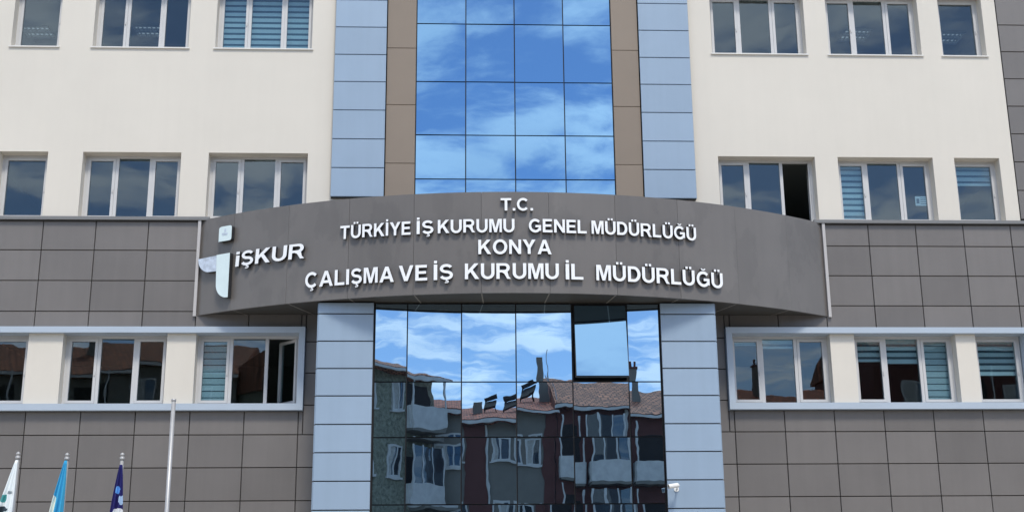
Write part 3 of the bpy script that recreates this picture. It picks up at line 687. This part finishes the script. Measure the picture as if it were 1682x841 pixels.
def downpipe(H, x, z1, y=YA): MB().tube([(x, y+.09, 0), (x, y+.09, z1)], .06, 8).build('downpipe', M['apt_white'], H)
def chimney(rf, x, y, z0, z1, w_=.45, pots=True):
    MB().box(x-w_/2, x+w_/2, y-w_/2, y+w_/2, z0, z1).build('chimney', M['apt_grey'], rf)
    if pots:
        s = MB(); s.box(x-w_*.65, x+w_*.65, y-w_*.65, y+w_*.65, z1+.002, z1+.1)
        for q in (-.12, .12): s.tube([(x+q, y, z1+.1), (x+q, y, z1+.42)], .07, 8)
        s.build('chimney_cap', M['apt_brick'], rf)
# stippled house on the corner of a side street, turned towards the crossing
H, rf = house('stippled grey green apartment house with white balconies on the street corner', -8.6, -1.95, 12.75, 14.6, M['apt_green'], M['roof_brown'], YA, pivot=(-1.95, YA), ov=.9)
for z in (3.6, 6.75, 9.9):
    balcony(H, -4.2, -2.1, z, YA, 1.0, z < 7); awin(H, -5.5, -4.7, z+.65, z+2.1, YA); awin(H, -7.9, -6.5, z+.65, z+2.1, YA, 3)
chimney(rf, -4.2, YA-4, 13.6, 15.6, pots=False)
H.rotation_euler = (0, 0, -R_(46))
# maroon and grey house with red roof
H, rf = house('maroon and grey apartment house with red tiled roof across the street', -1.93, 3.42, 10.95, 12.4, M['apt_grey'], M['roof_tile'])
for a, b in ((-.41, .64), (2.86, 3.41)): MB().box(a, b, YA+.003, YA+.06, 0, 10.75).build('render_strip', M['apt_brick'], H)
for z in (2.4, 5.35, 8.45):
    awin(H, -1.75, -.5, z+.1, z+1.35, YA, 3); awin(H, .95, 1.75, z+.1, z+1.35); awin(H, 1.95, 2.75, z+.1, z+1.35)
downpipe(H, .70, 10.75)
chimney(rf, .35, YA-2.2, 11.3, 12.2, .4, False); chimney(rf, 3.0, YA-3.0, 11.5, 14.1, .4, False)
MB().tube([(3.45, YA-3.5, 11.5), (3.45, YA-3.5, 14.6)], .02, 6).build('antenna', M['steel'], rf)
for qx, lean in ((1.05, .5), (2.15, .8)):      # solar water heaters: tilted collector under a tank
    s = MB(); y_ = YA-2.6; k = len(s.v); t_ = Vector((0, .1, .12))
    a = [Vector((qx-.42, y_+.35, 11.9)), Vector((qx+.32, y_+.35, 11.9+lean*.3)), Vector((qx+.42, y_-.25, 12.3+lean*.3)), Vector((qx-.3, y_-.25, 12.3))]
    s.v += [tuple(q) for q in a] + [tuple(q-t_) for q in a]
    for q in ((0, 1, 2, 3), (7, 6, 5, 4), (0, 4, 5, 1), (1, 5, 6, 2), (2, 6, 7, 3), (3, 7, 4, 0)): s.f.append(tuple(k+c for c in q)); s.m.append(0)
    s.tube([(qx-.35, y_-.4, 12.45), (qx+.45, y_-.4, 12.5+lean*.35)], .13, 12)
    for q in (-.4, .4): s.tube([(qx+q, y_-.5, 11.3), (qx+q*.7, y_-.4, 12.45)], .03, 6)
    s.build('solar_heater', M['apt_dark'], rf)
# balcony house
H, rf = house('brown roofed apartment house with rows of white balconies across the street', 3.44, 9.95, 11.2, 13.3, M['apt_brick'], M['roof_brown'])
for z in (1.75, 4.85, 7.95):
    balcony(H, 3.6, 4.75, z, out_=.7); balcony(H, 5.0, 6.95, z, out_=1.2, glazed=True); balcony(H, 7.35, 9.3, z, out_=.9)
downpipe(H, 7.12, 11.0); chimney(rf, 8.0, YA-3, 12.0, 13.9, .45)
MB().poly([(3.42, YA+.56, 11.22), (3.42, YA-4.95, 13.36), (3.42, YA-4.95, 13.55), (3.42, YA+.56, 11.42)]).build('verge_board', M['apt_white'], rf)
# further houses along the row
for lab, a, b, ze, zr, mw_, mr_ in (('tall grey apartment house with brown roof at the far end of the row', -29, -12.2, 13.6, 16.2, M['apt_grey'], M['roof_brown']),
                                   ('grey apartment house with red roof beside the balcony house', 10.1, 20.4, 10.9, 13.3, M['apt_grey'], M['roof_tile']),
                                   ('tallest maroon apartment house at the far end of the row', 20.6, 36, 14.6, 17.2, M['apt_brick'], M['roof_brown'])):
    H, rf = house(lab, a, b, ze, zr, mw_, mr_)
    for z in (1.6, 4.7, 7.8) + ((10.8,) if ze > 13 else (9.9,) if 0 else ()):
        q = a+1
        while q < b-2.5:
            awin(H, q, q+1.3, z+.6, z+2., YA); q += 2.2
            if q < b-3.5: balcony(H, q, q+2.4, z, YA, 1.0); q += 3.2
    chimney(rf, (a+b)/2, YA-4, ze+.8, zr+1)
# street trees in front of the far houses
M['bark'] = mat('bark', (.10, .075, .055), .95, .2, 6, bump=.01, bscale=20)
M['leaf'] = mat('leaf_green', (.05, .09, .03), .7, .3, 4)
def tree(x, y, h, r, label):
    T = tag(empty('street_tree', (x, y, 0)), label, 'tree', 'street trees across the road')
    rnd = random.Random(int(x*100)); s = MB(); s.tube([(x, y, 0), (x+.1, y, h*.3), (x-.05, y+.1, h*.62)], [.2, .15, .09], 10); tips = []
    for i in range(9):
        a = i*2.4; e = rnd.uniform(.4, 1.1); l = r*rnd.uniform(.6, 1.); b0 = Vector((x, y, h*rnd.uniform(.3, .55))); tp = b0+Vector((math.cos(a)*math.cos(e), math.sin(a)*math.cos(e), math.sin(e)))*l; s.tube([b0, (b0+tp)/2+Vector((0, 0, .15)), tp], [.07, .045, .02], 6); tips.append(tp)
    s.build('trunk', M['bark'], T, (x, y, 0), True)
    s = MB()
    for i in range(2600):
        c = Vector(rnd.choice(tips)) if rnd.random() < .6 else Vector((x, y, h*.68)); g = Vector((rnd.gauss(0, 1), rnd.gauss(0, 1), rnd.gauss(0, .85)))*r*.33; p_ = c+g
        n_ = Vector((rnd.gauss(0, 1), rnd.gauss(0, 1), rnd.gauss(0, 1)+.6)).normalized(); a = n_.orthogonal().normalized()*rnd.uniform(.08, .16); b = n_.cross(a)*.6
        s.quad(tuple(p_-a), tuple(p_-b), tuple(p_+a), tuple(p_+b))
    s.build('crown', M['leaf'], T, (x, y, 0))
tree(-17.5, -37.2, 13.5, 3.2, 'tall leafy tree before the far end of the apartment row')
tree(-22.5, -37, 11.5, 2.8, 'broad leafy tree by the kerb at the far end of the row')
tree(23.5, -37, 9.5, 2.4, 'small leafy tree before the house beyond the balconies')
